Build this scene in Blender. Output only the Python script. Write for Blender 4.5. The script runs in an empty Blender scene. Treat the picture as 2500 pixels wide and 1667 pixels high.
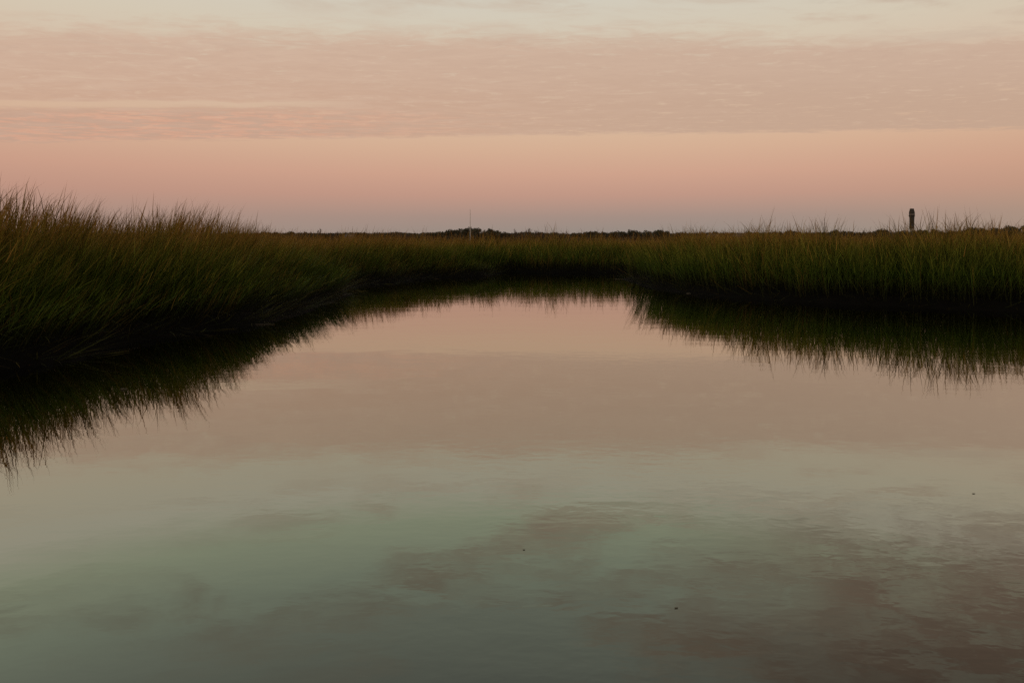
import bpy, bmesh, math, random
import numpy as np
from mathutils import Vector, Matrix

# ------------------------------------------------------------------ camera
sc = bpy.context.scene
CAM_H = 1.10
HORIZON = 597.4            # photograph row of the horizon; the lens is level and shifted down
cam_d = bpy.data.cameras.new('camera')
cam_d.sensor_width = 36.0
cam_d.lens = 24.0
cam_d.clip_start = 0.05
cam_d.clip_end = 20000
cam = bpy.data.objects.new('camera', cam_d)
sc.collection.objects.link(cam)
cam.location = (0, 0, CAM_H)
cam_d.shift_y = -(833.5 - HORIZON) / 2500
cam.rotation_euler = (math.pi / 2, 0, 0)
sc.camera = cam

# ------------------------------------------------------------------ world: dusk sky
SUN_EL = math.radians(1.5)
SUN_ROT = math.radians(195)          # the sun has set behind the camera


def lin(c):
    return tuple((v / 255 / 12.92) if v / 255 <= 0.04045 else ((v / 255 + 0.055) / 1.055) ** 2.4 for v in c)


class NT:
    """small helper to write node trees as expressions"""
    def __init__(s, tree):
        s.t = tree

    def node(s, kind, **kw):
        n = s.t.nodes.new(kind)
        for k, v in kw.items():
            setattr(n, k, v)
        return n

    def put(s, sock, v):
        if isinstance(v, bpy.types.NodeSocket):
            s.t.links.new(v, sock)
        elif v is not None:
            sock.default_value = v

    def m(s, op, a, b=None, c=None, clamp=False):
        n = s.node('ShaderNodeMath', operation=op, use_clamp=clamp)
        s.put(n.inputs[0], a)
        if b is not None:
            s.put(n.inputs[1], b)
        if c is not None:
            s.put(n.inputs[2], c)
        return n.outputs[0]

    def sstep(s, x, lo, hi):
        n = s.node('ShaderNodeMapRange', interpolation_type='SMOOTHSTEP')
        s.put(n.inputs['Value'], x)
        s.put(n.inputs['From Min'], lo)
        s.put(n.inputs['From Max'], hi)
        return n.outputs['Result']

    def vec(s, x, y, z=0.0):
        n = s.node('ShaderNodeCombineXYZ')
        s.put(n.inputs[0], x); s.put(n.inputs[1], y); s.put(n.inputs[2], z)
        return n.outputs[0]

    def noise(s, v, scale, detail=4.0, rough=0.55, dist=0.0):
        n = s.node('ShaderNodeTexNoise')
        s.put(n.inputs['Vector'], v)
        n.inputs['Scale'].default_value = scale
        n.inputs['Detail'].default_value = detail
        n.inputs['Roughness'].default_value = rough
        n.inputs['Distortion'].default_value = dist
        return n.outputs['Fac']

    def mix(s, f, a, b):
        n = s.node('ShaderNodeMix', data_type='RGBA')
        s.put(n.inputs['Factor'], f)
        ca, cb = [i for i in n.inputs if i.type == 'RGBA'][:2]
        s.put(ca, a if isinstance(a, bpy.types.NodeSocket) else (*a, 1))
        s.put(cb, b if isinstance(b, bpy.types.NodeSocket) else (*b, 1))
        return [o for o in n.outputs if o.type == 'RGBA'][0]

    def ramp(s, f, stops):
        n = s.node('ShaderNodeValToRGB')
        s.put(n.inputs[0], f)
        e = n.color_ramp.elements
        while len(e) > 1:
            e.remove(e[-1])
        e[0].position = stops[0][0]; e[0].color = (*stops[0][1], 1)
        for p, c in stops[1:]:
            q = e.new(p); q.color = (*c, 1)
        return n.outputs[0]


world = bpy.data.worlds.new('World')
sc.world = world
world.use_nodes = True
wt = world.node_tree
wt.nodes.clear()
W = NT(wt)
tc = W.node('ShaderNodeTexCoord')
sep = W.node('ShaderNodeSeparateXYZ')
wt.links.new(tc.outputs['Generated'], sep.inputs[0])
dx_, dy_, dz_ = sep.outputs
zc = W.m('MAXIMUM', dz_, 0.02)
u = W.m('MULTIPLY', W.m('DIVIDE', dx_, zc), 1.035)              # where the view ray meets a flat cloud layer
v = W.m('MULTIPLY', W.m('DIVIDE', dy_, zc), 1.035)
S = lambda d: math.sin(math.radians(d))
clear = W.ramp(dz_, [(0.0, lin((144, 137, 130))), (S(1.0), lin((149, 139, 131))), (S(2.3), lin((162, 141, 131))),
                     (S(4.1), lin((191, 150, 133))), (S(5.8), lin((205, 161, 139))), (S(7.9), lin((212, 174, 147))),
                     (S(9.2), lin((214, 180, 152))), (S(12.5), lin((212, 187, 163))), (S(16.6), lin((211, 198, 177))),
                     (S(19.6), lin((209, 202, 186))), (S(22.1), lin((184, 190, 168))), (S(25.2), lin((163, 171, 156))),
                     (S(28.1), lin((145, 150, 141))), (S(32.7), lin((122, 125, 121))), (S(50), lin((114, 119, 115))),
                     (1.0, lin((108, 115, 118)))])
# the anti-solar pink is a little stronger and darker towards the left
az = W.m('DIVIDE', dx_, W.m('MAXIMUM', W.m('ABSOLUTE', dy_), 0.1))
left = W.sstep(az, 0.35, -0.9)
low = W.sstep(dz_, 0.2, 0.05)
clear = W.mix(W.m('MULTIPLY', W.m('MULTIPLY', left, low), 0.30), clear, lin((188, 140, 121)))
right = W.m('MULTIPLY', W.m('MULTIPLY', W.sstep(az, 0.25, 0.95), low), 0.30)
clear = W.mix(right, clear, lin((193, 152, 118)))

pv = W.vec(W.m('MULTIPLY', u, 0.55), v, 0.0)
n_big = W.noise(pv, 0.9, 3.0, 0.5)
n_mid = W.noise(pv, 3.2, 5.0, 0.6, 0.4)
n_fin = W.noise(W.vec(W.m('MULTIPLY', u, 0.8), W.m('MULTIPLY', v, 1.5), 3.0), 5.5, 6.0, 0.62, 0.5)
edge = W.m('ADD', W.m('MULTIPLY', W.m('SUBTRACT', n_fin, 0.5), 0.9), W.m('MULTIPLY', W.m('SUBTRACT', n_big, 0.5), 0.5))
# the long bank of thin cloud: near edge ragged, far edge straighter
vn = W.m('ADD', v, W.m('ADD', W.m('MULTIPLY', u, -0.045), edge))
near_e = W.sstep(vn, 3.15, 3.62)
vf = W.m('ADD', v, W.m('ADD', W.m('MULTIPLY', u, 0.085), W.m('MULTIPLY', W.m('SUBTRACT', n_fin, 0.5), 0.7)))
far_e = W.sstep(vf, 6.62, 6.30)
bank = W.m('MULTIPLY', near_e, far_e)
gaps = W.sstep(n_fin, 0.56, 0.76)
bank = W.m('MULTIPLY', bank, W.m('SUBTRACT', 1.0, W.m('MULTIPLY', gaps, 0.75)))
# open slit on the left
vs = W.m('ADD', W.m('SUBTRACT', v, 5.02), W.m('MULTIPLY', W.m('SUBTRACT', n_mid, 0.5), 0.35))
slit = W.sstep(W.m('ABSOLUTE', vs), 0.16, 0.04)
slit = W.m('MULTIPLY', slit, W.sstep(W.m('ADD', u, W.m('MULTIPLY', n_big, 1.6)), -0.2, -1.4))
bank = W.m('MULTIPLY', bank, W.m('SUBTRACT', 1.0, W.m('MULTIPLY', slit, 0.8)))
bank_col = W.mix(W.sstep(u, -2.5, 2.5), lin((201, 164, 141)), lin((194, 163, 142)))
bank_col = W.mix(W.sstep(v, 3.4, 5.2), W.mix(0.5, bank_col, lin((206, 178, 158))), bank_col)
mott = W.m('MULTIPLY', W.sstep(W.noise(W.vec(W.m('MULTIPLY', u, 0.5), W.m('MULTIPLY', v, 1.2), 5.0), 4.0, 6.0, 0.65, 0.6), 0.40, 0.66), W.sstep(u, 4.0, -3.0))
bank_col = W.mix(W.m('MULTIPLY', mott, 0.45), bank_col, lin((212, 182, 160)))
flk = W.noise(W.vec(W.m('MULTIPLY', u, 0.75), W.m('MULTIPLY', v, 1.1), 12.0), 12.0, 4.0, 0.6, 0.4)
bank_col = W.mix(W.m('MULTIPLY', W.m('MULTIPLY', W.sstep(flk, 0.52, 0.74), W.sstep(n_mid, 0.42, 0.62)), 0.55), bank_col, lin((216, 190, 166)))
bank_col = W.mix(W.m('MULTIPLY', W.sstep(flk, 0.50, 0.28), 0.20), bank_col, lin((186, 155, 139)))
# salmon light on the underside at the far left of the bank
sal = W.m('MULTIPLY', W.sstep(v, 5.1, 5.5), W.sstep(u, 0.6, -2.6))
sal_n = W.sstep(n_fin, 0.44, 0.60)
bank_col = W.mix(W.m('MULTIPLY', sal, 0.38), bank_col, W.mix(sal_n, lin((183, 149, 133)), lin((226, 157, 130))))
sky = W.mix(W.m('MULTIPLY', bank, 0.88), clear, bank_col)
# thin wisps above the bank
wis = W.m('MULTIPLY', W.sstep(n_mid, 0.44, 0.70), W.sstep(v, 3.8, 3.2))
wis = W.m('MULTIPLY', wis, W.sstep(W.m('ADD', W.noise(pv, 0.7, 2.0, 0.5), W.m('MULTIPLY', u, 0.06)), 0.27, 0.56))
wis_col = W.mix(W.sstep(v, 3.2, 1.9), lin((203, 182, 162)), lin((138, 126, 114)))
sky = W.mix(W.m('MULTIPLY', wis, 0.92), sky, wis_col)
# heavier broken cloud overhead and to the right
n_det = W.noise(W.vec(W.m('MULTIPLY', u, 0.8), v, 8.0), 9.0, 6.0, 0.6, 0.6)
ragged = W.m('ADD', W.m('MULTIPLY', W.m('SUBTRACT', n_mid, 0.5), 1.0), W.m('MULTIPLY', W.m('SUBTRACT', n_det, 0.5), 0.7))
ur = W.m('ADD', W.m('SUBTRACT', u, W.m('MULTIPLY', v, 0.20)), ragged)
over = W.m('MULTIPLY', W.sstep(ur, -0.22, 0.60), W.sstep(W.m('ADD', v, W.m('MULTIPLY', ragged, 1.2)), 2.9, 1.9))
brk = W.sstep(n_det, 0.62, 0.40)
over = W.m('MULTIPLY', over, W.m('ADD', 0.66, W.m('MULTIPLY', brk, 0.26)))
over_col = W.mix(W.sstep(n_big, 0.35, 0.65), lin((140, 117, 105)), lin((152, 127, 115)))
over_col = W.mix(W.sstep(v, 2.2, 1.45), over_col, lin((96, 76, 68)))
sky = W.mix(over, sky, over_col)
# physical twilight sky, a small share
nis = W.node('ShaderNodeTexSky', sky_type='NISHITA')
nis.sun_disc = False
nis.sun_elevation = SUN_EL
nis.sun_rotation = SUN_ROT
nis_s = W.node('ShaderNodeMix', data_type='RGBA', blend_type='ADD')
ins = [i for i in nis_s.inputs if i.type == 'RGBA']
nis_s.inputs['Factor'].default_value = 0.05
wt.links.new(sky, ins[0]); wt.links.new(nis.outputs[0], ins[1])
bg = W.node('ShaderNodeBackground')
bg.inputs['Strength'].default_value = 1.07
wt.links.new(sky, bg.inputs['Color'])
bg2 = W.node('ShaderNodeBackground')
bg2.inputs['Strength'].default_value = 0.05
wt.links.new(nis.outputs[0], bg2.inputs['Color'])
wt.nodes.remove(nis_s)
mixs = W.node('ShaderNodeMixShader')
mixs.inputs[0].default_value = 0.06
wt.links.new(bg.outputs[0], mixs.inputs[1]); wt.links.new(bg2.outputs[0], mixs.inputs[2])
wo = W.node('ShaderNodeOutputWorld')
wt.links.new(mixs.outputs[0], wo.inputs['Surface'])

# last glow of the set sun
sd = bpy.data.lights.new('sun', 'SUN')
sd.energy = 0.18
sd.angle = math.radians(40)
sd.color = (1.0, 0.72, 0.52)
sun = bpy.data.objects.new('sun', sd)
sc.collection.objects.link(sun)
d = Vector((math.sin(SUN_ROT) * math.cos(math.radians(6)), math.cos(SUN_ROT) * math.cos(math.radians(6)), math.sin(math.radians(6))))
sun.rotation_euler = d.to_track_quat('Z', 'Y').to_euler()
sun.location = (0, -20, 20)

vs_ = sc.view_settings
vs_.view_transform = 'Standard'
vs_.look = 'None'
vs_.exposure = 0.0
vs_.gamma = 1.0
vs_.use_curve_mapping = False
sc.render.engine = 'CYCLES'
sc.cycles.max_bounces = 6
sc.cycles.use_denoising = False
sc.cycles.sample_clamp_indirect = 4

# ------------------------------------------------------------------ helpers
rng = np.random.default_rng(11)
random.seed(5)


def pix_dir(x, y):
    """direction of a photograph pixel (photo 2500 x 1667)"""
    a = (x - 1250) / 1666.7
    b = (HORIZON - y) / 1666.7
    return Vector((a, 1.0, b))


def on_ground(x, y, z=0.0):
    q = pix_dir(x, y)
    t = (z - CAM_H) / q.z
    return (q.x * t, q.y * t)


def at_depth(x, y, Y):
    q = pix_dir(x, y)
    t = Y / q.y
    return Vector((q.x * t, Y, CAM_H + q.z * t))


def setp(o, label=None, cat=None, group=None, kind=None):
    if label: o['label'] = label
    if cat: o['category'] = cat
    if group: o['group'] = group
    if kind: o['kind'] = kind
    return o


def link(o, parent=None):
    sc.collection.objects.link(o)
    if parent is not None:
        o.parent = parent
    return o


def empty(name, loc, rz=0.0):
    o = bpy.data.objects.new(name, None)
    o.empty_display_size = 0.2
    o.location = loc
    o.rotation_euler = (0, 0, rz)
    return link(o)


def mesh_obj(name, verts, faces, mat, parent=None, smooth=False):
    me = bpy.data.meshes.new(name)
    me.from_pydata([tuple(p) for p in verts], [], faces)
    me.update()
    if smooth:
        me.polygons.foreach_set('use_smooth', [True] * len(me.polygons))
    me.materials.append(mat)
    return link(bpy.data.objects.new(name, me), parent)


def np_mesh(name, V, F, mat, attrs=None, smooth=False):
    """V (n,3), F list of (k,m) int arrays of faces"""
    me = bpy.data.meshes.new(name)
    me.vertices.add(len(V))
    me.vertices.foreach_set('co', np.ascontiguousarray(V, np.float32).ravel())
    F = [f for f in F if len(f)]
    loops = np.concatenate([f.ravel() for f in F]).astype(np.int32)
    sizes = np.concatenate([np.full(len(f), f.shape[1], np.int32) for f in F])
    starts = np.concatenate([[0], np.cumsum(sizes)[:-1]]).astype(np.int32)
    me.loops.add(len(loops))
    me.loops.foreach_set('vertex_index', loops)
    me.polygons.add(len(sizes))
    me.polygons.foreach_set('loop_start', starts)
    me.polygons.foreach_set('loop_total', sizes)
    if smooth:
        me.polygons.foreach_set('use_smooth', np.ones(len(sizes), bool))
    for k, a in (attrs or {}).items():
        at = me.attributes.new(k, 'FLOAT', 'POINT')
        at.data.foreach_set('value', np.ascontiguousarray(a, np.float32))
    me.update(calc_edges=True)
    me.validate()
    me.materials.append(mat)
    return me


def value_noise(x, y, seed=0):
    """smooth 2-D noise, 0..1, numpy"""
    xi, yi = np.floor(x).astype(np.int64), np.floor(y).astype(np.int64)
    xf, yf = x - xi, y - yi

    def h(a, b):
        n = (a * 374761393 + b * 668265263 + seed * 974711) & 0xFFFFFFFF
        n = ((n ^ (n >> 13)) * 1274126177) & 0xFFFFFFFF
        return ((n ^ (n >> 16)) & 0xFFFF) / 65535.0
    sx, sy = xf * xf * (3 - 2 * xf), yf * yf * (3 - 2 * yf)
    a = h(xi, yi) * (1 - sx) + h(xi + 1, yi) * sx
    b = h(xi, yi + 1) * (1 - sx) + h(xi + 1, yi + 1) * sx
    return a * (1 - sy) + b * sy


def new_mat(name):
    m = bpy.data.materials.new(name)
    m.use_nodes = True
    t = m.node_tree
    b = t.nodes['Principled BSDF']
    return m, NT(t), b


def plain(name, col, rough=0.8, scale=6.0, var=0.25, spec=0.3):
    m, T, b = new_mat(name)
    co = T.node('ShaderNodeTexCoord').outputs['Object']
    n = T.noise(co, scale, 5.0, 0.6)
    c = T.mix(n, tuple(x * (1 - var) for x in col), tuple(min(1, x * (1 + var)) for x in col))
    T.t.links.new(c, b.inputs['Base Color'])
    b.inputs['Roughness'].default_value = rough
    b.inputs['Specular IOR Level'].default_value = spec
    bp = T.node('ShaderNodeBump')
    bp.inputs['Strength'].default_value = 0.3
    bp.inputs['Distance'].default_value = 0.02
    T.t.links.new(n, bp.inputs['Height']); T.t.links.new(bp.outputs[0], b.inputs['Normal'])
    return m


# ------------------------------------------------------------------ the creek outline
K = 2500 / 2352.0
shore_px = [(0, 850), (150, 832), (250, 802), (350, 778), (480, 758), (606, 744), (690, 718), (752, 694), (778, 688), (792, 671), (815, 661), (857, 652), (1000, 639),
            (1100, 634), (1146, 630), (1165, 624.5), (1300, 627), (1450, 627)]
left = [on_ground(x * K, y * K) for x, y in shore_px]
right_px = [(1440, 641), (1462, 650), (1500, 659), (1569, 671), (1694, 685), (1900, 697), (2100, 705), (2352, 716)]
right = [on_ground(x * K, y * K) for x, y in right_px]
poly = [(-60, -60), (-11, -60), (-9.0, -25), (-7.6, -8), (-6.4, 1), (-5.3, 4.4)] + left + \
       [(9, 29.5), (15, 32), (22, 33), (22, 30), (15, 28.5), (9, 26)] + right + \
       [(11.5, 10.4), (17, 9.6), (30, 7), (60, -4), (60, -60)]
poly = poly[1:]
PX = np.array(poly, float)
# small irregularities along the bank
dense = []
for i in range(len(PX)):
    a, b = PX[i], PX[(i + 1) % len(PX)]
    L = np.hypot(*(b - a))
    n = max(1, int(L / 0.35)) if L < 20 else 1
    for k in range(n):
        q = a + (b - a) * k / n
        if n > 1 and q[1] > 0:
            nr = np.array([-(b - a)[1], (b - a)[0]]) / L
            amp = 0.10 + 0.030 * max(0.0, min(q[1], 26.0) - 11.0)
            q = q + nr * (0.5 * value_noise(np.array(q[0] * 1.9), np.array(q[1] * 1.9), 3) + 0.5 * value_noise(np.array(q[0] * 0.75), np.array(q[1] * 0.75), 4) - 0.5) * 2 * amp
        dense.append(q)
PD = np.array(dense)


def shore_dist(x, y):
    """signed distance to the water's edge, positive on land"""
    x = np.asarray(x, float); y = np.asarray(y, float)
    shp = x.shape
    x = x.ravel(); y = y.ravel()
    out = np.empty(len(x)); ins = np.zeros(len(x), bool)
    A = PD; B = np.roll(PD, -1, 0)
    for s in range(0, len(x), 20000):
        px, py = x[s:s + 20000, None], y[s:s + 20000, None]
        dx, dy = B[:, 0] - A[:, 0], B[:, 1] - A[:, 1]
        t = np.clip(((px - A[:, 0]) * dx + (py - A[:, 1]) * dy) / (dx * dx + dy * dy + 1e-12), 0, 1)
        dd = (px - A[:, 0] - t * dx) ** 2 + (py - A[:, 1] - t * dy) ** 2
        out[s:s + 20000] = np.sqrt(dd.min(1))
        c = ((A[:, 1] > py) != (B[:, 1] > py)) & (px < dx * (py - A[:, 1]) / (dy + 1e-12) + A[:, 0])
        ins[s:s + 20000] = (c.sum(1) % 2) == 1
    out[ins] *= -1
    return out.reshape(shp)


def sm(x, a, b):
    t = np.clip((x - a) / (b - a), 0, 1)
    return t * t * (3 - 2 * t)


def ground_z(x, y, s):
    z = np.where(s < 0, -0.55 * sm(-s, 0, 1.8), 0.13 * sm(s, 0, 0.25) + 0.14 * sm(s, 0.15, 2.0))
    z = z + np.where(s > 0, sm(s, 0.05, 0.6), 0) * (value_noise(x * 2.1, y * 2.1, 7) - 0.5) * 0.10
    far = np.hypot(x, y)
    return z + 1.2 * sm(far, 330, 480) * (s > 0)


# ------------------------------------------------------------------ ground and water
def spacing(lo, hi, step, far):
    a = list(np.arange(lo, hi + 1e-6, step))
    s = step
    while a[-1] < far:
        s *= 1.22; a.append(a[-1] + s)
    s = step; pre = [lo]
    while pre[-1] > -far:
        s *= 1.22; pre.append(pre[-1] - s)
    return np.array(pre[1:][::-1] + a)


mud, T, b = new_mat('wet_mud')
co = T.node('ShaderNodeTexCoord').outputs['Object']
n1 = T.noise(co, 3.0, 6, 0.62)
n2 = T.noise(co, 0.06, 3, 0.5)
geo = T.node('ShaderNodeNewGeometry')
sp_ = T.node('ShaderNodeSeparateXYZ'); T.t.links.new(geo.outputs['Position'], sp_.inputs[0])
dist = T.m('SQRT', T.m('ADD', T.m('POWER', sp_.outputs[0], 2.0), T.m('POWER', sp_.outputs[1], 2.0)))
mudc = T.mix(n1, (0.006, 0.0055, 0.0045), (0.014, 0.012, 0.009))
farc = T.mix(n2, (0.10, 0.062, 0.022), (0.15, 0.085, 0.03))
T.t.links.new(T.mix(T.sstep(dist, 45, 90), mudc, farc), b.inputs['Base Color'])
b.inputs['Roughness'].default_value = 0.9
b.inputs['Specular IOR Level'].default_value = 0.04
bp = T.node('ShaderNodeBump'); bp.inputs['Strength'].default_value = 0.6; bp.inputs['Distance'].default_value = 0.05
T.t.links.new(n1, bp.inputs['Height']); T.t.links.new(bp.outputs[0], b.inputs['Normal'])

xs = spacing(-16, 24, 0.25, 6000)
ys = spacing(0, 40, 0.25, 6000)
GX, GY = np.meshgrid(xs, ys)
GS = shore_dist(GX, GY)
GZ = ground_z(GX, GY, GS)
nx, ny = len(xs), len(ys)
idx = np.arange(nx * ny).reshape(ny, nx)
quads = np.stack([idx[:-1, :-1], idx[:-1, 1:], idx[1:, 1:], idx[1:, :-1]], -1).reshape(-1, 4)
me = np_mesh('marsh_ground', np.stack([GX, GY, GZ], -1).reshape(-1, 3), [quads], mud, smooth=True)
setp(link(bpy.data.objects.new('marsh_ground', me)), kind='structure')

wat, T, b = new_mat('creek_water')
co = T.node('ShaderNodeTexCoord').outputs['Object']
b.inputs['Base Color'].default_value = (0.328, 0.336, 0.282, 1)
b.inputs['Metallic'].default_value = 1.0
b.inputs['Roughness'].default_value = 0.012
mp = T.node('ShaderNodeMapping'); mp.inputs['Scale'].default_value = (0.55, 1.0, 1.0)
T.t.links.new(co, mp.inputs[0])
w1 = T.noise(mp.outputs[0], 9.0, 2.0, 0.5, 0.2)
w2 = T.noise(mp.outputs[0], 2.2, 2.0, 0.5, 0.3)
w3 = T.noise(co, 0.35, 2.0, 0.5)
patch = T.m('ADD', 0.35, T.m('MULTIPLY', T.sstep(T.noise(mp.outputs[0], 0.45, 2.0, 0.5), 0.42, 0.66), 1.3))
w0 = T.noise(mp.outputs[0], 21.0, 2.0, 0.5, 0.2)
fine = T.m('ADD', T.m('MULTIPLY', w1, 0.00048), T.m('MULTIPLY', w0, 0.00024))
hgt = T.m('ADD', T.m('MULTIPLY', fine, patch), T.m('MULTIPLY', w2, 0.0011))
bp = T.node('ShaderNodeBump'); bp.inputs['Strength'].default_value = 1.0; bp.inputs['Distance'].default_value = 1.0
T.t.links.new(hgt, bp.inputs['Height']); T.t.links.new(bp.outputs[0], b.inputs['Normal'])
me = np_mesh('creek_water', np.array([(-90, -90, 0), (90, -90, 0), (90, 45, 0), (-90, 45, 0)], float), [np.array([[0, 1, 2, 3]])], wat)
setp(link(bpy.data.objects.new('creek_water', me)), kind='structure')

# ------------------------------------------------------------------ marsh grass
def grass_mat(name, stops_live, stops_dry, dry_lo=0.55, dry_hi=0.95):
    m, T, b = new_mat(name)
    hf = T.node('ShaderNodeAttribute', attribute_name='along').outputs['Fac']
    tn = T.node('ShaderNodeAttribute', attribute_name='tint').outputs['Fac']
    live = T.ramp(hf, stops_live)
    dry = T.ramp(hf, stops_dry)
    c = T.mix(T.sstep(tn, dry_lo, dry_hi), live, dry)
    # shade at the foot of the stalks painted into their colour, by height
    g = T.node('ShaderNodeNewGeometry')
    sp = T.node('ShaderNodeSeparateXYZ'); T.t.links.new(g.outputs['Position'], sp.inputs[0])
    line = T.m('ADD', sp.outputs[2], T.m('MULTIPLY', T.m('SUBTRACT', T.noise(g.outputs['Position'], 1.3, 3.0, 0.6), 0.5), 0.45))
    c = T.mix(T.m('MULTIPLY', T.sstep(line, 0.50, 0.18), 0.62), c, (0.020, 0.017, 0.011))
    hs = T.node('ShaderNodeHueSaturation')
    hs.inputs['Saturation'].default_value = 1.0
    T.t.links.new(c, hs.inputs['Color'])
    T.t.links.new(T.m('ADD', 0.50, T.m('MULTIPLY', T.m('FRACT', T.m('MULTIPLY', tn, 7.31)), 1.1)), hs.inputs['Value'])
    T.t.links.new(hs.outputs[0], b.inputs['Base Color'])
    b.inputs['Roughness'].default_value = 0.62
    b.inputs['Specular IOR Level'].default_value = 0.18
    tr = T.node('ShaderNodeBsdfTranslucent')
    T.t.links.new(hs.outputs[0], tr.inputs['Color'])
    mx = T.node('ShaderNodeMixShader'); mx.inputs[0].default_value = 0.22
    out = T.t.nodes['Material Output']
    T.t.links.new(b.outputs[0], mx.inputs[1]); T.t.links.new(tr.outputs[0], mx.inputs[2])
    T.t.links.new(mx.outputs[0], out.inputs['Surface'])
    return m


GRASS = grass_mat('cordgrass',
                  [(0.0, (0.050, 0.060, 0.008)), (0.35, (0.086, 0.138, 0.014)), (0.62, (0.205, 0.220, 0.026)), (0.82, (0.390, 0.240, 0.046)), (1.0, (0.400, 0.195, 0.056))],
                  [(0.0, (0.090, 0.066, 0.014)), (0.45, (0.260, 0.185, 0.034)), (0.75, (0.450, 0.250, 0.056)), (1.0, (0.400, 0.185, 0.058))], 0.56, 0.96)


def blades(P, length, az, tilt, bend, width, a0, a1, tint, seg):
    """arrays of tapered, bending blades -> V, quads, tris, along, tint
    az/tilt: direction of departure, bend: extra tilt gained to the tip, a0..a1: colour coordinate from foot to tip"""
    n = len(P)
    V = np.empty((n, 2 * seg + 1, 3)); al = np.empty((n, 2 * seg + 1))
    pos = P.copy()
    face = rng.uniform(0, 2 * np.pi, n)
    wx, wy = np.cos(face), np.sin(face)
    prof = [1.0, 0.95, 0.8, 0.55, 0.35] if seg >= 4 else ([1.0, 0.85, 0.5] if seg == 3 else [1.0, 0.7])
    for k in range(seg + 1):
        f = k / seg
        if k:
            th = tilt + bend * ((k - 0.5) / seg) ** 1.4
            pos = pos + (length / seg)[:, None] * np.stack([np.sin(th) * np.cos(az), np.sin(th) * np.sin(az), np.cos(th)], -1)
        a = a0 + (a1 - a0) * f
        if k < seg:
            hw = (width * 0.5 * prof[k])
            off = np.stack([wx * hw, wy * hw, 0 * hw], -1)
            V[:, 2 * k] = pos - off; V[:, 2 * k + 1] = pos + off
            al[:, 2 * k] = a; al[:, 2 * k + 1] = a
        else:
            V[:, 2 * k] = pos; al[:, 2 * k] = a
    base = (np.arange(n) * (2 * seg + 1))[:, None]
    q = np.concatenate([base + np.array([[2 * k, 2 * k + 1, 2 * k + 3, 2 * k + 2]]) for k in range(seg - 1)]) if seg > 1 else np.empty((0, 4), int)
    t = base + np.array([[2 * seg - 2, 2 * seg - 1, 2 * seg]])
    return V.reshape(-1, 3), q, t, al.ravel(), np.repeat(tint, 2 * seg + 1)


class Pile:
    def __init__(s): s.V, s.Q, s.T, s.a, s.t, s.n = [], [], [], [], [], 0

    def add(s, V, q, t, a, ti):
        s.V.append(V); s.Q.append(q + s.n); s.T.append(t + s.n); s.a.append(a); s.t.append(ti); s.n += len(V)

    def obj(s, name, mat):
        me = np_mesh(name, np.concatenate(s.V), [np.concatenate(s.Q), np.concatenate(s.T)], mat,
                     {'along': np.concatenate(s.a), 'tint': np.concatenate(s.t)})
        return link(bpy.data.objects.new(name, me))


def water_side(x, y):
    """unit vector from land towards the nearest water"""
    e = 0.4
    gx = shore_dist(x + e, y) - shore_dist(x - e, y)
    gy = shore_dist(x, y + e) - shore_dist(x, y - e)
    L = np.hypot(gx, gy) + 1e-9
    return -gx / L, -gy / L


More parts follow.
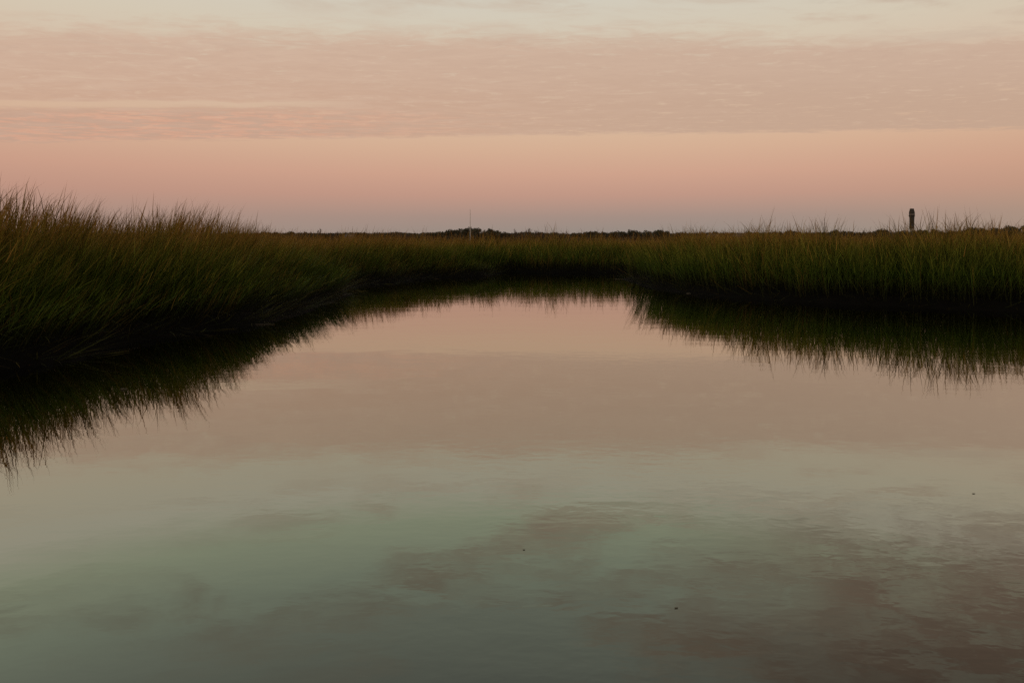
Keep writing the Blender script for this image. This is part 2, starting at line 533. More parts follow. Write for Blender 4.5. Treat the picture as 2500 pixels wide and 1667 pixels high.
def plants(pile, x, y, s, H, lean_x, lean_y, leaves, seg, wstem, wleaf, spike_p, tuft, stray=0.07):
    n = len(x)
    z = ground_z(x, y, s) - 0.02
    P = np.stack([x, y, z], -1)
    jit = rng.normal(0, 0.08 + 0.7 * stray, (2, n))
    lx, ly = lean_x + jit[0], lean_y + jit[1]
    az = np.arctan2(ly, lx); tl = np.clip(np.hypot(lx, ly), 0, 1.1)
    h = H * rng.uniform(0.62, 1.0, n) ** 0.8
    tint = np.clip(rng.beta(1.6, 2.2, n) + tuft, 0, 1)
    bend = rng.uniform(0.02, 0.35, n)
    brk_ = rng.uniform(0, 1, n) < stray           # broken and bowed stems
    bend = np.where(brk_, rng.uniform(0.7, 1.9, n), bend)
    top = np.clip(h / 1.35 + 0.28 * sm(s, 1.0, 3.5), 0.45, 1.0)
    pile.add(*blades(P, h, az, tl * 0.7, bend, wstem * rng.uniform(0.7, 1.3, n), np.zeros(n), top, tint, seg))
    # leaves leave the stem on the way up
    for k in range(leaves):
        f = (k + rng.uniform(0.2, 1.0, n)) / (leaves + 0.3) * 0.85
        th = tl * 0.7 + bend * 0.25
        q = P + (h * f)[:, None] * np.stack([np.sin(th) * np.cos(az), np.sin(th) * np.sin(az), np.cos(th)], -1)
        a2 = rng.uniform(0, 2 * np.pi, n)
        vx = np.sin(tl) * np.cos(az) * 1.0 + 0.30 * np.cos(a2); vy = np.sin(tl) * np.sin(az) * 1.0 + 0.30 * np.sin(a2)
        L = np.minimum(h * rng.uniform(0.32, 0.55, n), h * (1.12 - f))
        pile.add(*blades(q, L, np.arctan2(vy, vx), np.clip(np.hypot(vx, vy) * rng.uniform(0.6, 1.3, n), 0, 1.0),
                         rng.uniform(0.1, 0.9, n), wleaf * rng.uniform(0.6, 1.2, n), top * f * 0.9, np.clip(top * (f + 0.42), 0, 0.95), np.clip(tint + rng.normal(0, .12, n), 0, 1), max(2, seg - 1)))
    # flowering stems stand above the leaves
    m = rng.uniform(0, 1, n) < spike_p
    if m.any():
        k = m.sum()
        hh = H[m] * rng.uniform(0.88, 1.16, k)
        sl = np.clip(tl[m] * rng.uniform(0.5, 1.1, k), 0, 0.7)
        bd = rng.uniform(0.0, 0.4, k)
        aj = az[m] + rng.normal(0, 0.3, k)
        foot = P[m] + np.stack([rng.normal(0, .05, k), rng.normal(0, .05, k), np.zeros(k)], -1)
        pile.add(*blades(foot, hh, aj, sl, bd, np.full(k, wstem * 0.75), np.full(k, 0.2), np.clip(hh / 1.35, 0.4, 1.0), np.clip(0.55 + rng.normal(0, .2, k), 0, 1), seg))
        # the narrow seed head: a spindle around the top quarter
        th = sl + bd * 0.35
        q = foot + (hh * 0.70)[:, None] * np.stack([np.sin(th) * np.cos(aj), np.sin(th) * np.sin(aj), np.cos(th)], -1)
        pile.add(*blades(q, hh * 0.28, aj + rng.normal(0, .25, k), sl + bd * 0.5, bd * 0.4, np.full(k, wleaf * 0.95), np.clip(hh / 1.35, 0.4, 1.0) * 0.85, np.clip(hh / 1.35, 0.4, 1.0), np.clip(0.6 + rng.normal(0, .2, k), 0, 1), max(2, seg - 1)))


def scatter(x0, x1, y0, y1, dens):
    n = int((x1 - x0) * (y1 - y0) * dens)
    x = rng.uniform(x0, x1, n); y = rng.uniform(y0, y1, n)
    k = (np.abs(x) < 0.92 * y + 3.0)
    x, y = x[k], y[k]
    s = shore_dist(x, y)
    return x, y, s


def sel(m, *a): return [q[m] for q in a]


TUFTS = [(*on_ground(745 * K, 684 * K), 0.85, 0.42), (*on_ground(690 * K, 690 * K), 0.6, 0.10), (*on_ground(1120 * K, 627 * K), 0.9, 0.30), (*on_ground(905 * K, 640 * K), 1.0, 0.12),
         (*on_ground(1195 * K, 622 * K), 1.5, 0.26), (*on_ground(1265 * K, 621 * K), 1.0, 0.30), (*on_ground(1400 * K, 622 * K), 1.2, 0.16),
         (*on_ground(1495 * K, 653 * K), 0.85, 0.45), (*on_ground(1570 * K, 660 * K), 0.9, 0.30), (*on_ground(1760 * K, 680 * K), 0.9, 0.14),
         (*on_ground(1930 * K, 688 * K), 0.7, 0.12), (*on_ground(2180 * K, 698 * K), 0.9, 0.14), (*on_ground(330 * K, 745 * K), 0.7, 0.10)]


def tufts(x, y):
    t = np.zeros_like(x)
    for cx, cy, r_, a_ in TUFTS:
        t = np.maximum(t, a_ * np.exp(-((x - cx) ** 2 + (y - cy - 0.8) ** 2) / (r_ * r_)))
    return t


def height(x, y, s, lo, hi, s0, s1):
    clump = value_noise(x * 0.9, y * 0.9, 21) * 0.6 + value_noise(x * 2.6, y * 2.6, 22) * 0.4
    return (lo + (hi - lo) * sm(s, s0, s1)) * (0.72 + 0.56 * clump) * (1 + tufts(x, y) * 1.2)


def tuft_tint(x, y):
    return (value_noise(x * 0.55, y * 0.55, 31) - 0.5) * 0.60 + (value_noise(x * 2.2, y * 2.2, 32) - 0.5) * 0.45 - 1.6 * tufts(x, y)


# left bank: tall, leaning out over the water
px_, py_, ps_ = scatter(-24, 1.0, 3.0, 26, 150)
keep = (ps_ > 0.12) & (ps_ < 9) & (px_ < 0.02 * py_ + 0.1)
keep &= rng.uniform(0, 1, len(ps_)) < np.where(ps_ < 1.2, 0.45 + 0.45 * ps_, np.where(ps_ < 4, 1.0, 0.45)) * (0.45 + 0.9 * value_noise(px_ * 1.7, py_ * 1.7, 5)) 
px_, py_, ps_ = sel(keep, px_, py_, ps_)
wx_, wy_ = water_side(px_, py_)
H = height(px_, py_, ps_, 0.55, 1.52, 0.2, 2.8) * (1.10 - 0.10 * sm(py_, 6.5, 10.5) - 0.20 * sm(py_, 15.5, 18.0))
ln = 0.18 + 0.50 * (1 - sm(ps_, 0.3, 2.2)) 
pl = Pile()
plants(pl, px_, py_, ps_, H, wx_ * ln + 0.16, wy_ * ln * 0.6, 4, 4, 0.009, 0.011, 0.20, tuft_tint(px_, py_))
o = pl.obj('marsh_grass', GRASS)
setp(o, 'tall leaning marsh grass with brown tips on the near left bank of the creek', 'grass', kind='stuff')

# right bank: dense and upright
px_, py_, ps_ = scatter(2.0, 24, 8.0, 27, 150)
keep = (ps_ > 0.08) & (ps_ < 8) & (py_ < 20 + 0.33 * px_)
keep &= rng.uniform(0, 1, len(ps_)) < np.where(ps_ < 1.0, 0.5 + 0.5 * ps_, np.where(ps_ < 3.5, 1.0, 0.45)) * (0.45 + 0.9 * value_noise(px_ * 1.7, py_ * 1.7, 5))
px_, py_, ps_ = sel(keep, px_, py_, ps_)
wx_, wy_ = water_side(px_, py_)
H = 0.90 * height(px_, py_, ps_, 0.98, 1.30, 0.1, 1.5)
ln = 0.08 + 0.28 * (1 - sm(ps_, 0.2, 1.3))
pl = Pile()
plants(pl, px_, py_, ps_, H, wx_ * ln, wy_ * ln, 4, 4, 0.010, 0.012, 0.09, tuft_tint(px_, py_) - 0.06, 0.02)
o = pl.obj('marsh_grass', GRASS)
setp(o, 'dense upright marsh grass with dark foot on the right bank of the creek', 'grass', kind='stuff')

# far bank across the end of the creek, and the left bank's far reach
px_, py_, ps_ = scatter(-30, 26, 17, 42, 75)
keep = (ps_ > 0.05) & (ps_ < 9) & ~((px_ > 2.0) & (py_ < 20 + 0.33 * px_)) & ~((px_ < 0.02 * py_ + 0.1) & (py_ < 26))
keep &= rng.uniform(0, 1, len(ps_)) < np.where(ps_ < 3, 1.0, 0.6)
px_, py_, ps_ = sel(keep, px_, py_, ps_)
wx_, wy_ = water_side(px_, py_)
H = height(px_, py_, ps_, 0.80, 1.22, 0.1, 3.0) * (0.86 + 0.30 * value_noise(px_ * 0.45, py_ * 0.45, 61))
ln = 0.06 + 0.25 * (1 - sm(ps_, 0.2, 1.3))
pl = Pile()
plants(pl, px_, py_, ps_, H, wx_ * ln + 0.05, wy_ * ln, 3, 3, 0.014, 0.017, 0.14, tuft_tint(px_, py_) + 0.02)
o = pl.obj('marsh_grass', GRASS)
setp(o, 'low green marsh grass along the far bank where the creek bends', 'grass', kind='stuff')

# the brown plain behind
pl = Pile()
for y0, y1, dens, wd, hh in ((12, 60, 10, 0.020, 1.22), (60, 130, 1.8, 0.05, 1.40), (130, 300, 0.35, 0.13, 1.5), (300, 470, 0.12, 0.25, 1.5)):
    x, y, s = scatter(-0.95 * y1, 0.95 * y1, y0, y1, dens)
    k = (s > 7.5) & (np.hypot(x, y) > y0)
    x, y, s = sel(k, x, y, s)
    n = len(x)
    H = hh * (0.8 + 0.4 * value_noise(x * 0.25, y * 0.25, 41)) * rng.uniform(0.75, 1.0, n)
    z = ground_z(x, y, s) - 0.02
    for r in range(2):
        jx = rng.normal(0, 1.0 * wd * 4, (2, n))
        pl.add(*blades(np.stack([x + jx[0], y + jx[1], z], -1), H * rng.uniform(0.8, 1.05, n), rng.uniform(0, 6.28, n), rng.uniform(0, 0.22, n), rng.uniform(0, 0.4, n),
                       wd * rng.uniform(0.6, 1.3, n), np.full(n, 0.1), np.ones(n), np.clip(rng.beta(2.4, 1.6, n) + tuft_tint(x * 0.3, y * 0.3), 0, 1), 3))
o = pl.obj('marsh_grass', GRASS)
setp(o, 'broad plain of brown marsh grass stretching back to the treeline', 'grass', kind='stuff')

# beaten-down and dead stalks on the mud at the water's edge
px_, py_, ps_ = scatter(-12, 12, 4, 30, 110)
k = (ps_ > -0.25) & (ps_ < 1.3) & (rng.uniform(0, 1, len(ps_)) < np.where(px_ < 0, 1.0, 0.55) * (1.1 - 0.5 * np.abs(ps_)))
px_, py_, ps_ = sel(k, px_, py_, ps_)
wx_, wy_ = water_side(px_, py_)
n = len(px_)
z = np.maximum(ground_z(px_, py_, ps_), 0) + rng.uniform(0.01, 0.22, n) * sm(ps_, -0.1, 0.5) + 0.008
pl = Pile()
a = np.arctan2(wy_, wx_) + rng.normal(0, 0.9, n)
pl.add(*blades(np.stack([px_ - 0.3 * wx_, py_ - 0.3 * wy_, z], -1), rng.uniform(0.25, 0.9, n), a, rng.uniform(1.0, 1.5, n), rng.uniform(-0.05, 0.55, n), np.full(n, 0.010) * rng.uniform(.6, 1.3, n),
               np.full(n, 0.3), np.full(n, 0.75), np.clip(rng.beta(1.5, 1.3, n), 0, 1), 4))
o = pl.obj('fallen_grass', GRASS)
co_ = np.empty(len(o.data.vertices) * 3, np.float32); o.data.vertices.foreach_get('co', co_); co_ = co_.reshape(-1, 3)
co_[:, 2] = np.maximum(co_[:, 2], 0.004 + 0.01 * rng.random(len(co_)))
o.data.vertices.foreach_set('co', co_.ravel()); o.data.update()
setp(o, 'beaten-down dead grass stalks lying over the mud at the water edge', 'fallen grass', kind='stuff')

# ------------------------------------------------------------------ far treeline
def leaf_mat(name, c0, c1):
    m, T, b = new_mat(name)
    r = T.node('ShaderNodeObjectInfo').outputs['Random']
    co = T.node('ShaderNodeTexCoord').outputs['Object']
    n = T.noise(co, 0.9, 3, 0.6)
    T.t.links.new(T.mix(T.m('ADD', T.m('MULTIPLY', n, 0.7), T.m('MULTIPLY', r, 0.3)), c0, c1), b.inputs['Base Color'])
    b.inputs['Roughness'].default_value = 0.8
    b.inputs['Specular IOR Level'].default_value = 0.1
    return m


EVER = leaf_mat('evergreen_leaves', (0.105, 0.106, 0.070), (0.175, 0.160, 0.108))
TWIG = leaf_mat('bare_twigs', (0.15, 0.115, 0.085), (0.22, 0.165, 0.125))
BARK = plain('bark', (0.10, 0.08, 0.065), 0.9, 3.0)


def tube_pts(V, F, p, q, r0, r1, sides=5):
    p, q = Vector(p), Vector(q)
    d_ = (q - p).normalized()
    a = d_.orthogonal().normalized(); b2 = d_.cross(a)
    base = len(V)
    for c, r in ((p, r0), (q, r1)):
        for k in range(sides):
            t = 2 * math.pi * k / sides
            V.append(c + a * math.cos(t) * r + b2 * math.sin(t) * r)
    for k in range(sides):
        F.append((base + k, base + (k + 1) % sides, base + sides + (k + 1) % sides, base + sides + k))


def evergreen_meshes(seed):
    """unit-height tree: trunk with limbs, crown of leaf sprays in lobes"""
    r = np.random.default_rng(seed)
    V, F = [], []
    tube_pts(V, F, (0, 0, 0), (0.02, 0.01, 0.45), 0.035, 0.022)
    lobes = []
    for k in range(12):
        t = r.uniform(0, 6.28); rad = r.uniform(0.05, 0.34)
        c = (rad * math.cos(t), rad * math.sin(t), (r.uniform(0.55, 0.82) if k < 7 else r.uniform(0.18, 0.5)) - 0.35 * rad * rad)
        lobes.append((c, r.uniform(0.13, 0.22)))
        tube_pts(V, F, (0.01, 0, 0.22 + 0.2 * r.random()), c, 0.018, 0.006, 4)
    trunk = bpy.data.meshes.new('trunk'); trunk.from_pydata([tuple(p) for p in V], [], F); trunk.materials.append(BARK)
    LV, LF = [], []
    for c, rad in lobes:
        for k in range(130):
            d_ = r.normal(0, 1, 3); d_ /= np.linalg.norm(d_)
            if d_[2] < -0.5: d_[2] *= -0.5
            p = np.array(c) + d_ * rad * np.array([1.15, 1.15, 0.85]) * r.uniform(0.55, 1.05)
            s = r.uniform(0.022, 0.055)
            a = r.normal(0, 1, 3); a /= np.linalg.norm(a); b2 = np.cross(a, r.normal(0, 1, 3)); b2 /= np.linalg.norm(b2)
            i = len(LV)
            LV += [tuple(p - a * s), tuple(p + b2 * s * 0.7), tuple(p + a * s), tuple(p - b2 * s * 0.7)]
            LF.append((i, i + 1, i + 2, i + 3))
    crown = bpy.data.meshes.new('crown'); crown.from_pydata(LV, [], LF); crown.materials.append(EVER)
    return trunk, crown


def scrub_meshes(seed):
    """unit-height leafless scrub: fan of limbs and fine twigs"""
    r = np.random.default_rng(seed)
    V, F = [], []; TV, TF = [], []
    for k in range(6):
        t = r.uniform(0, 6.28); sp2 = r.uniform(0.05, 0.38)
        tip = np.array((sp2 * math.cos(t), sp2 * math.sin(t), r.uniform(0.6, 0.92)))
        mid = tip * np.array([0.45, 0.45, 0.5])
        tube_pts(V, F, (0, 0, 0), mid, 0.016, 0.010, 4); tube_pts(V, F, mid, tip, 0.010, 0.004, 4)
        for j in range(60):
            f = r.uniform(0.3, 1.0)
            p = mid + (tip - mid) * f if r.random() < 0.75 else mid * f
            dd = r.normal(0, 1, 3) * np.array([1, 1, 0.7]) + np.array([0, 0, 0.75]); dd /= np.linalg.norm(dd)
            L = r.uniform(0.06, 0.19); q = p + dd * L
            if q[2] > 1: q[2] = 1
            s = np.cross(dd, r.normal(0, 1, 3)); s = s / np.linalg.norm(s) * 0.010
            i = len(TV)
            TV += [tuple(p - s), tuple(p + s), tuple(q)]
            TF.append((i, i + 1, i + 2))
    trunk = bpy.data.meshes.new('trunk'); trunk.from_pydata([tuple(p) for p in V], [], F); trunk.materials.append(BARK)
    crown = bpy.data.meshes.new('crown'); crown.from_pydata(TV, [], TF); crown.materials.append(TWIG)
    return trunk, crown


EM = [evergreen_meshes(100 + k) for k in range(6)]
SM = [scrub_meshes(200 + k) for k in range(4)]
nE = nS = 0


SEGMENTS = [(1060, 'between the tall left grass and the mast'),
            (1230, 'in the clump at the white mast'), (1420, 'beside the spiky bare scrub'), (1700, 'between the spiky scrub and the pale houses'),
            (2226, 'between the pale houses and the lighthouse'), (9999, 'past the lighthouse')]


def tree(kind, x, ytop, Y, wide, label=None, group=None):
    """a tree whose top shows at photograph pixel (x, ytop), standing at depth Y"""
    global nE, nS
    top = at_depth(x, ytop - 4.0, Y)
    g = 1.15
    seg = next(t for lim, t in SEGMENTS if x < lim)
    hgt_ = top.z - g
    if kind == 'e':
        tr, cr = EM[nE % len(EM)]; nE += 1
        nm, cat = 'evergreen_tree', 'tree'
        lb = label or 'low dark evergreen in the far treeline ' + seg
        gr = group or 'evergreen trees of the far treeline ' + seg
    else:
        tr, cr = SM[nS % len(SM)]; nS += 1
        nm, cat = 'scrub_tree', 'scrub tree'
        lb = label or 'bare grey-brown scrub in the far treeline ' + seg
        gr = group or 'bare scrub of the far treeline ' + seg
    o = empty(nm, (top.x, Y, g - 0.2), random.uniform(0, 6.28))
    o.scale = (hgt_ * wide, hgt_ * wide, hgt_ * 1.04)
    setp(o, lb, cat)
    if label is None:
        o['group'] = gr
    for mn, mm in (('trunk', tr), ('crown', cr)):
        link(bpy.data.objects.new(mn, mm), o)
    return o


prof = [(-300, 566), (500, 567), (700, 568), (745, 567), (770, 563), (800, 568), (830, 566), (850, 569), (900, 570), (940, 570), (990, 571),
        (1040, 571), (1060, 567), (1085, 563), (1110, 564), (1130, 561), (1215, 563), (1232, 569), (1255, 566), (1320, 566), (1335, 570),
        (1400, 567), (1470, 567), (1530, 566), (1560, 566), (1600, 564), (1640, 566), (1700, 568), (1800, 568), (1900, 567), (2000, 566),
        (2200, 563), (2340, 561), (2400, 559), (2500, 557), (2800, 557)]
pxs, pys = zip(*prof)
special = [('e', 1097, 561.0, 500, 0.85, 'rounded dark evergreen beside the tall pair at the white mast'),
           ('e', 1140, 557.5, 505, 0.80, 'tall dark evergreen just behind the white mast'),
           ('e', 1163, 558.0, 500, 0.80, 'broad dark evergreen right of the white mast'),
           ('e', 1194, 559.0, 500, 0.85, 'dark evergreen at the right end of the clump by the white mast'),
           ('s', 1262, 561.5, 480, 0.7, 'spiky bare scrub next to the evergreen clump at the white mast'),
           ('s', 1287, 559.5, 480, 0.7, 'tallest spiky bare scrub in the far treeline'),
           ('s', 1310, 562.0, 480, 0.7, 'spiky bare scrub on the far side of the tallest scrub'),
           ('e', 1542, 561.0, 500, 0.62, 'small round-topped evergreen rising above the bare scrub'),
           ('e', 1612, 561.0, 470, 1.15, 'wide low evergreen showing behind the tufted point of the right bank'),
           ('e', 2385, 556.0, 470, 1.35, 'wide dome-shaped evergreen showing past the lighthouse'),
           ('e', 2462, 553.5, 470, 0.9, 'dark round evergreen beyond the dome-shaped tree past the lighthouse'),
           ('e', 2512, 549.0, 470, 1.0, 'tall dark evergreen farthest past the lighthouse')]
for k, x, yt, Y, w, lb in special:
    tree(k, x, yt, Y, w, lb)
x = 640.0
while x < 2700:
    zone_bare = (900 < x < 1060) or (1215 < x < 1410) or (1440 < x < 1600)
    k = 's' if random.random() < (0.6 if zone_bare else 0.2) else 'e'
    yt = float(np.interp(x, pxs, pys)) + random.uniform(-2.0, 4.0)
    tree(k, x, yt, random.uniform(490, 620), random.uniform(0.75, 1.2))
    x += random.uniform(11, 21)

# the wood behind, one mass
r = np.random.default_rng(9)
n = 140000
wx = r.uniform(-620, 760, n)
Yw = r.uniform(640, 700, n)
topw = 9.4 + 1.8 * value_noise(wx / 14, wx * 0, 51) + 1.0 * value_noise(wx / 5, wx * 0, 52)
zw = 1.0 + topw * r.uniform(0.0, 1.0, n) ** 0.75
ctr = np.stack([wx, Yw, zw], -1)
a = r.normal(0, 1, (n, 3)); a /= np.linalg.norm(a, axis=1)[:, None]
b2 = np.cross(a, r.normal(0, 1, (n, 3))); b2 /= np.linalg.norm(b2, axis=1)[:, None]
s = r.uniform(0.5, 1.3, n)[:, None]
VV = np.stack([ctr - a * s, ctr + b2 * s * .7, ctr + a * s, ctr - b2 * s * .7], 1).reshape(-1, 3)
VV[:, 2] = np.maximum(VV[:, 2], 1.0)
me = np_mesh('woodland', VV, [np.arange(4 * n).reshape(-1, 4)], EVER)
setp(link(bpy.data.objects.new('woodland', me)), 'distant dark wood filling the gaps behind the treeline', 'woodland', kind='stuff')

# ------------------------------------------------------------------ lighthouse
BLACK = plain('black_paint', (0.070, 0.062, 0.055), 0.6, 0.6, 0.15)
BLACK2 = plain('black_band', (0.035, 0.032, 0.028), 0.6, 0.6, 0.15)
WHITE = plain('white_paint', (0.62, 0.58, 0.53), 0.7, 0.6, 0.08)
GLASS = plain('lantern_glass', (0.10, 0.09, 0.085), 0.15, 1.0, 0.1, 0.6)
LY = 915.0
base = at_depth(2226, 600, LY)
zt = lambda y: at_depth(2226, y, LY).z


def tri_ring(side, cut, z):
    """triangular plan with clipped corners, one flat side to the south (the camera)"""
    R_ = side / math.sqrt(3)
    cs = [Vector((R_ * math.cos(t), R_ * math.sin(t), z)) for t in (math.radians(90), math.radians(210), math.radians(330))]
    out = []
    for k in range(3):
        p, q, s_ = cs[k - 1], cs[k], cs[(k + 1) % 3]
        out.append(q + (p - q).normalized() * cut); out.append(q + (s_ - q).normalized() * cut)
    return out


def tri_tower(name, levels, mat, parent):
    V, F = [], []
    for side, cut, z in levels:
        V += tri_ring(side, cut, z)
    m_ = len(levels)
    for k in range(m_ - 1):
        for j in range(6):
            F.append((k * 6 + j, k * 6 + (j + 1) % 6, (k + 1) * 6 + (j + 1) % 6, (k + 1) * 6 + j))
    F.append(tuple(range(5, -1, -1))); F.append(tuple((m_ - 1) * 6 + j for j in range(6)))
    return mesh_obj(name, V, F, mat, parent)


def box(name, c, s, mat, parent=None):
    bm = bmesh.new()
    bmesh.ops.create_cube(bm, size=1.0)
    bmesh.ops.scale(bm, vec=s, verts=bm.verts)
    bmesh.ops.bevel(bm, geom=bm.edges[:], offset=min(s) * 0.06, segments=1, affect='EDGES')
    bmesh.ops.translate(bm, vec=c, verts=bm.verts)
    me = bpy.data.meshes.new(name); bm.to_mesh(me); bm.free(); me.materials.append(mat)
    return link(bpy.data.objects.new(name, me), parent)


lh = empty('lighthouse', (base.x, LY, 0.9), math.radians(-26))
lh.scale = (0.86, 0.86, 1.0)
setp(lh, 'tall square-looking lighthouse with black upper tower and white lower tower beyond the marsh', 'lighthouse')
o_ = 0.9
z_b, z_band0, z_band1, z_h0, z_h1, z_top = zt(559) - o_, zt(545.5) - o_, zt(542.5) - o_, zt(532) - o_, zt(519) - o_, zt(509.5) - o_
tri_tower('lower_tower', [(7.4, 0.5, -0.6), (7.4, 0.5, z_b)], WHITE, lh)
up = tri_tower('upper_tower', [(7.42, 0.5, z_b + 0.002), (7.35, 0.5, z_band0)], BLACK, lh)
tri_tower('recessed_band', [(7.15, 0.5, z_band0 + 0.002), (7.15, 0.5, z_band1 - 0.002)], BLACK2, lh)
tri_tower('watch_stage', [(7.3, 0.5, z_band1), (7.3, 0.5, z_h0)], BLACK, lh)
tri_tower('gallery_deck', [(10.0, 1.0, z_h0 + 2.602), (10.0, 1.0, z_h0 + 3.1)], BLACK2, lh)
tri_tower('lantern_room', [(7.5, 0.5, z_h0 + 0.002), (8.6, 0.7, z_h0 + 2.6), (8.7, 0.7, z_h1 - 1.6)], BLACK, lh)
tri_tower('lantern_window', [(8.82, 0.72, z_h0 + 3.9), (8.84, 0.72, z_h0 + 5.4)], GLASS, lh)
tri_tower('roof_parapet', [(8.9, 0.9, z_h1 - 1.58), (8.9, 0.9, z_h1), (6.6, 0.8, z_top - 1.2), (6.2, 0.8, z_top)], BLACK, lh)
R3 = 7.4 / (2 * math.sqrt(3))
for zz, wd in ((z_b * 0.35, 1.0), (z_b * 0.7, 1.0), ((z_b + z_band0) / 2, 0.9)):
    w_ = box('window', (0, -R3 - 0.02, zz), (wd, 0.24, 1.5), GLASS, lh)
    box('window_frame', (0, -R3 - 0.10, zz - 0.9), (wd + 0.4, 0.25, 0.16), BLACK2, w_)
for sx in (-1, 1):
    box('gallery_rail', (sx * 2.6, -3.1, z_h0 + 3.6), (0.12, 0.12, 1.0), BLACK2, lh)

# ------------------------------------------------------------------ white mast
MY = 455.0
mb = at_depth(1148, 600, MY)
ztm = at_depth(1148, 511, MY).z - 1.1
ms = empty('radio_mast', (mb.x, MY, 1.1))
setp(ms, 'thin white mast standing in front of the dark evergreen clump', 'mast')
MASTW = plain('mast_paint', (0.80, 0.76, 0.70), 0.5, 1.0, 0.05)
V, F = [], []; tube_pts(V, F, (0, 0, 0), (0, 0, ztm * 0.42), 0.30, 0.26, 8); mesh_obj('lower_pole', V, F, MASTW, ms, True)
V, F = [], []; tube_pts(V, F, (0, 0, ztm * 0.42), (0, 0, ztm), 0.20, 0.09, 8); mesh_obj('upper_pole', V, F, MASTW, ms, True)
box('foot_block', (0, 0, -0.1), (1.6, 1.6, 0.7), WHITE, ms)
box('joint_collar', (0, 0, ztm * 0.42), (0.68, 0.68, 0.4), MASTW, ms)

# ------------------------------------------------------------------ pale houses glimpsed past the grass
SIDING = plain('pale_siding', (0.40, 0.34, 0.28), 0.8, 1.5, 0.12)
ROOF = plain('grey_roof', (0.20, 0.17, 0.145), 0.85, 1.5, 0.2)
TRIM = plain('pale_trim', (0.62, 0.56, 0.48), 0.7, 2.0, 0.08)
PANE = plain('dark_pane', (0.05, 0.045, 0.04), 0.2, 1.0, 0.1, 0.5)


def house(x, ytop, Y, w, label, deck):
    p = at_depth(x, ytop, Y)
    h = p.z - 1.1
    hs_ = empty('house', (p.x, Y, 1.05))
    setp(hs_, label, 'house')
    wall_h = h * 0.72
    stilt = h * 0.22
    for sx in (-1, 1):
        for sy in (-1, 1):
            box('stilt', (sx * (w / 2 - 0.3), sy * 3.2, stilt / 2), (0.35, 0.35, stilt + 0.1), TRIM, hs_)
    box('wall', (0, 0, stilt + (wall_h - stilt) / 2), (w, 7.0, wall_h - stilt), SIDING, hs_)
    e = w / 2 + 0.5
    mesh_obj('roof', [(-e, -4, wall_h), (e, -4, wall_h), (e, 4, wall_h), (-e, 4, wall_h), (-e * .8, 0, h), (e * .8, 0, h)],
             [(0, 1, 5, 4), (1, 2, 5), (2, 3, 4, 5), (3, 0, 4), (3, 2, 1, 0)], ROOF, hs_)
    for k in range(3):
        wz = stilt + (wall_h - stilt) * 0.55
        wn = box('window', ((k - 1) * w * 0.29, -3.52, wz), (1.1, 0.12, 1.3), PANE, hs_)
        box('sill', ((k - 1) * w * 0.29, -3.62, wz - 0.75), (1.4, 0.2, 0.14), TRIM, wn)
    if deck:
        dk = box('deck', (0, -4.6, stilt), (w + 1.0, 2.0, 0.25), TRIM, hs_)
        for k in range(5):
            box('railing_post', (-w / 2 - 0.3 + k * (w + 0.6) / 4, -5.5, stilt + 0.62), (0.16, 0.16, 1.0), TRIM, dk)
        box('handrail', (0, -5.5, stilt + 1.2), (w + 1.0, 0.2, 0.12), TRIM, dk)


house(1740, 571.5, 440, 6.6, 'pale low house half hidden by grass, with plain stilts and no deck', False)
house(1806, 571.0, 440, 8.2, 'pale house with a railed deck half hidden by grass', True)
house(854, 571.5, 465, 6.0, 'small pale house at the foot of the treeline far from the mast', False)

# ------------------------------------------------------------------ things afloat
LEAF = plain('dead_leaf', (0.20, 0.17, 0.12), 0.7, 40.0, 0.3)
REED = plain('bleached_reed', (0.15, 0.13, 0.095), 0.7, 30.0, 0.25)


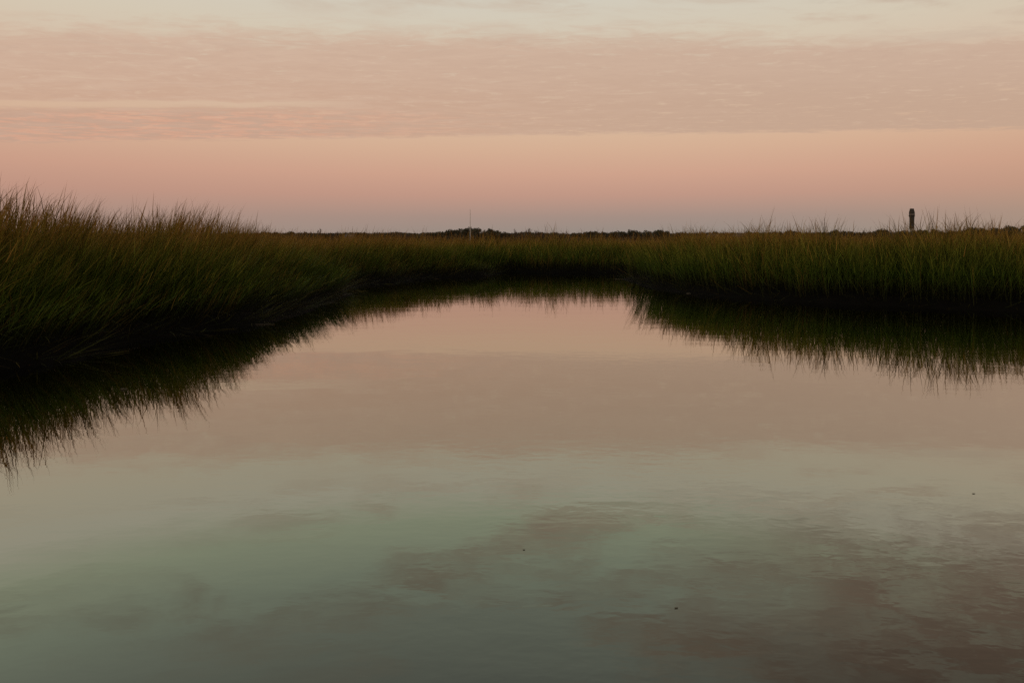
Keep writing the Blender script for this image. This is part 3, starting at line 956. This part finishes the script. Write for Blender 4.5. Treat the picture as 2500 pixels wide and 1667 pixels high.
def floating_leaf(x, y, L, rz, label):
    gx, gy = on_ground(x, y)
    V, F = [], []
    N = 7
    for k in range(N):
        t = k / (N - 1)
        w = 0.20 * L * math.sin(math.pi * min(0.97, max(0.03, t))) ** 0.8
        cz = 0.03 * L * (2 * t - 1) ** 2
        for s_ in (-1, 0, 1):
            V.append(((t - 0.5) * L, s_ * w, cz + abs(s_) * 0.03 * L))
    for k in range(N - 1):
        for j in range(2):
            F.append((k * 3 + j, k * 3 + 3 + j, k * 3 + 4 + j, k * 3 + 1 + j))
    o = mesh_obj('floating_leaf', V, F, LEAF, None, True)
    md = o.modifiers.new('thick', 'SOLIDIFY'); md.thickness = 0.0008
    o.location = (gx, gy, 0.0015); o.rotation_euler = (0, 0, rz)
    setp(o, label, 'leaf')


floating_leaf(1651, 1484, 0.012, 0.15, 'small dark curled leaf afloat on the reflection of broken cloud')
floating_leaf(2377, 1205, 0.014, 0.0, 'small dark leaf afloat on calm pale water off the right bank')
floating_leaf(1279, 1342, 0.009, -0.1, 'small dull leaf afloat on open water in mid creek')


def floating_reed(x, y, L, rz, r_, label):
    gx, gy = on_ground(x, y)
    V, F = [], []
    N = 6; sides = 6
    for k in range(N + 1):
        t = k / N
        rr = r_ * (1 - 0.5 * t)
        for j in range(sides):
            a_ = 2 * math.pi * j / sides
            V.append(((t - 0.5) * L, 0.04 * L * math.sin(3 * t) + rr * math.cos(a_), 0.006 + rr * math.sin(a_)))
    for k in range(N):
        for j in range(sides):
            F.append((k * sides + j, k * sides + (j + 1) % sides, (k + 1) * sides + (j + 1) % sides, (k + 1) * sides + j))
    F.append(tuple(range(sides - 1, -1, -1))); F.append(tuple(N * sides + j for j in range(sides)))
    o = mesh_obj('floating_reed', V, F, REED, None, True)
    o.location = (gx, gy, 0.0); o.rotation_euler = (0, 0, rz)
    setp(o, label, 'reed')


floating_reed(303, 951, 0.045, 0.1, 0.006, 'short pale piece of reed afloat on the dark reflection of the tall left grass')
floating_reed(644, 793, 0.30, 0.05, 0.005, 'pale straight reed afloat against the left mud edge')
floating_reed(800, 739, 0.32, 0.0, 0.005, 'pale straight reed afloat where the left bank turns back')
floating_reed(1522, 682, 0.55, 0.08, 0.006, 'long pale reed afloat off the corner of the right bank')
floating_reed(1720, 717, 0.80, -0.05, 0.006, 'long pale reed lying along the foot of the right bank')
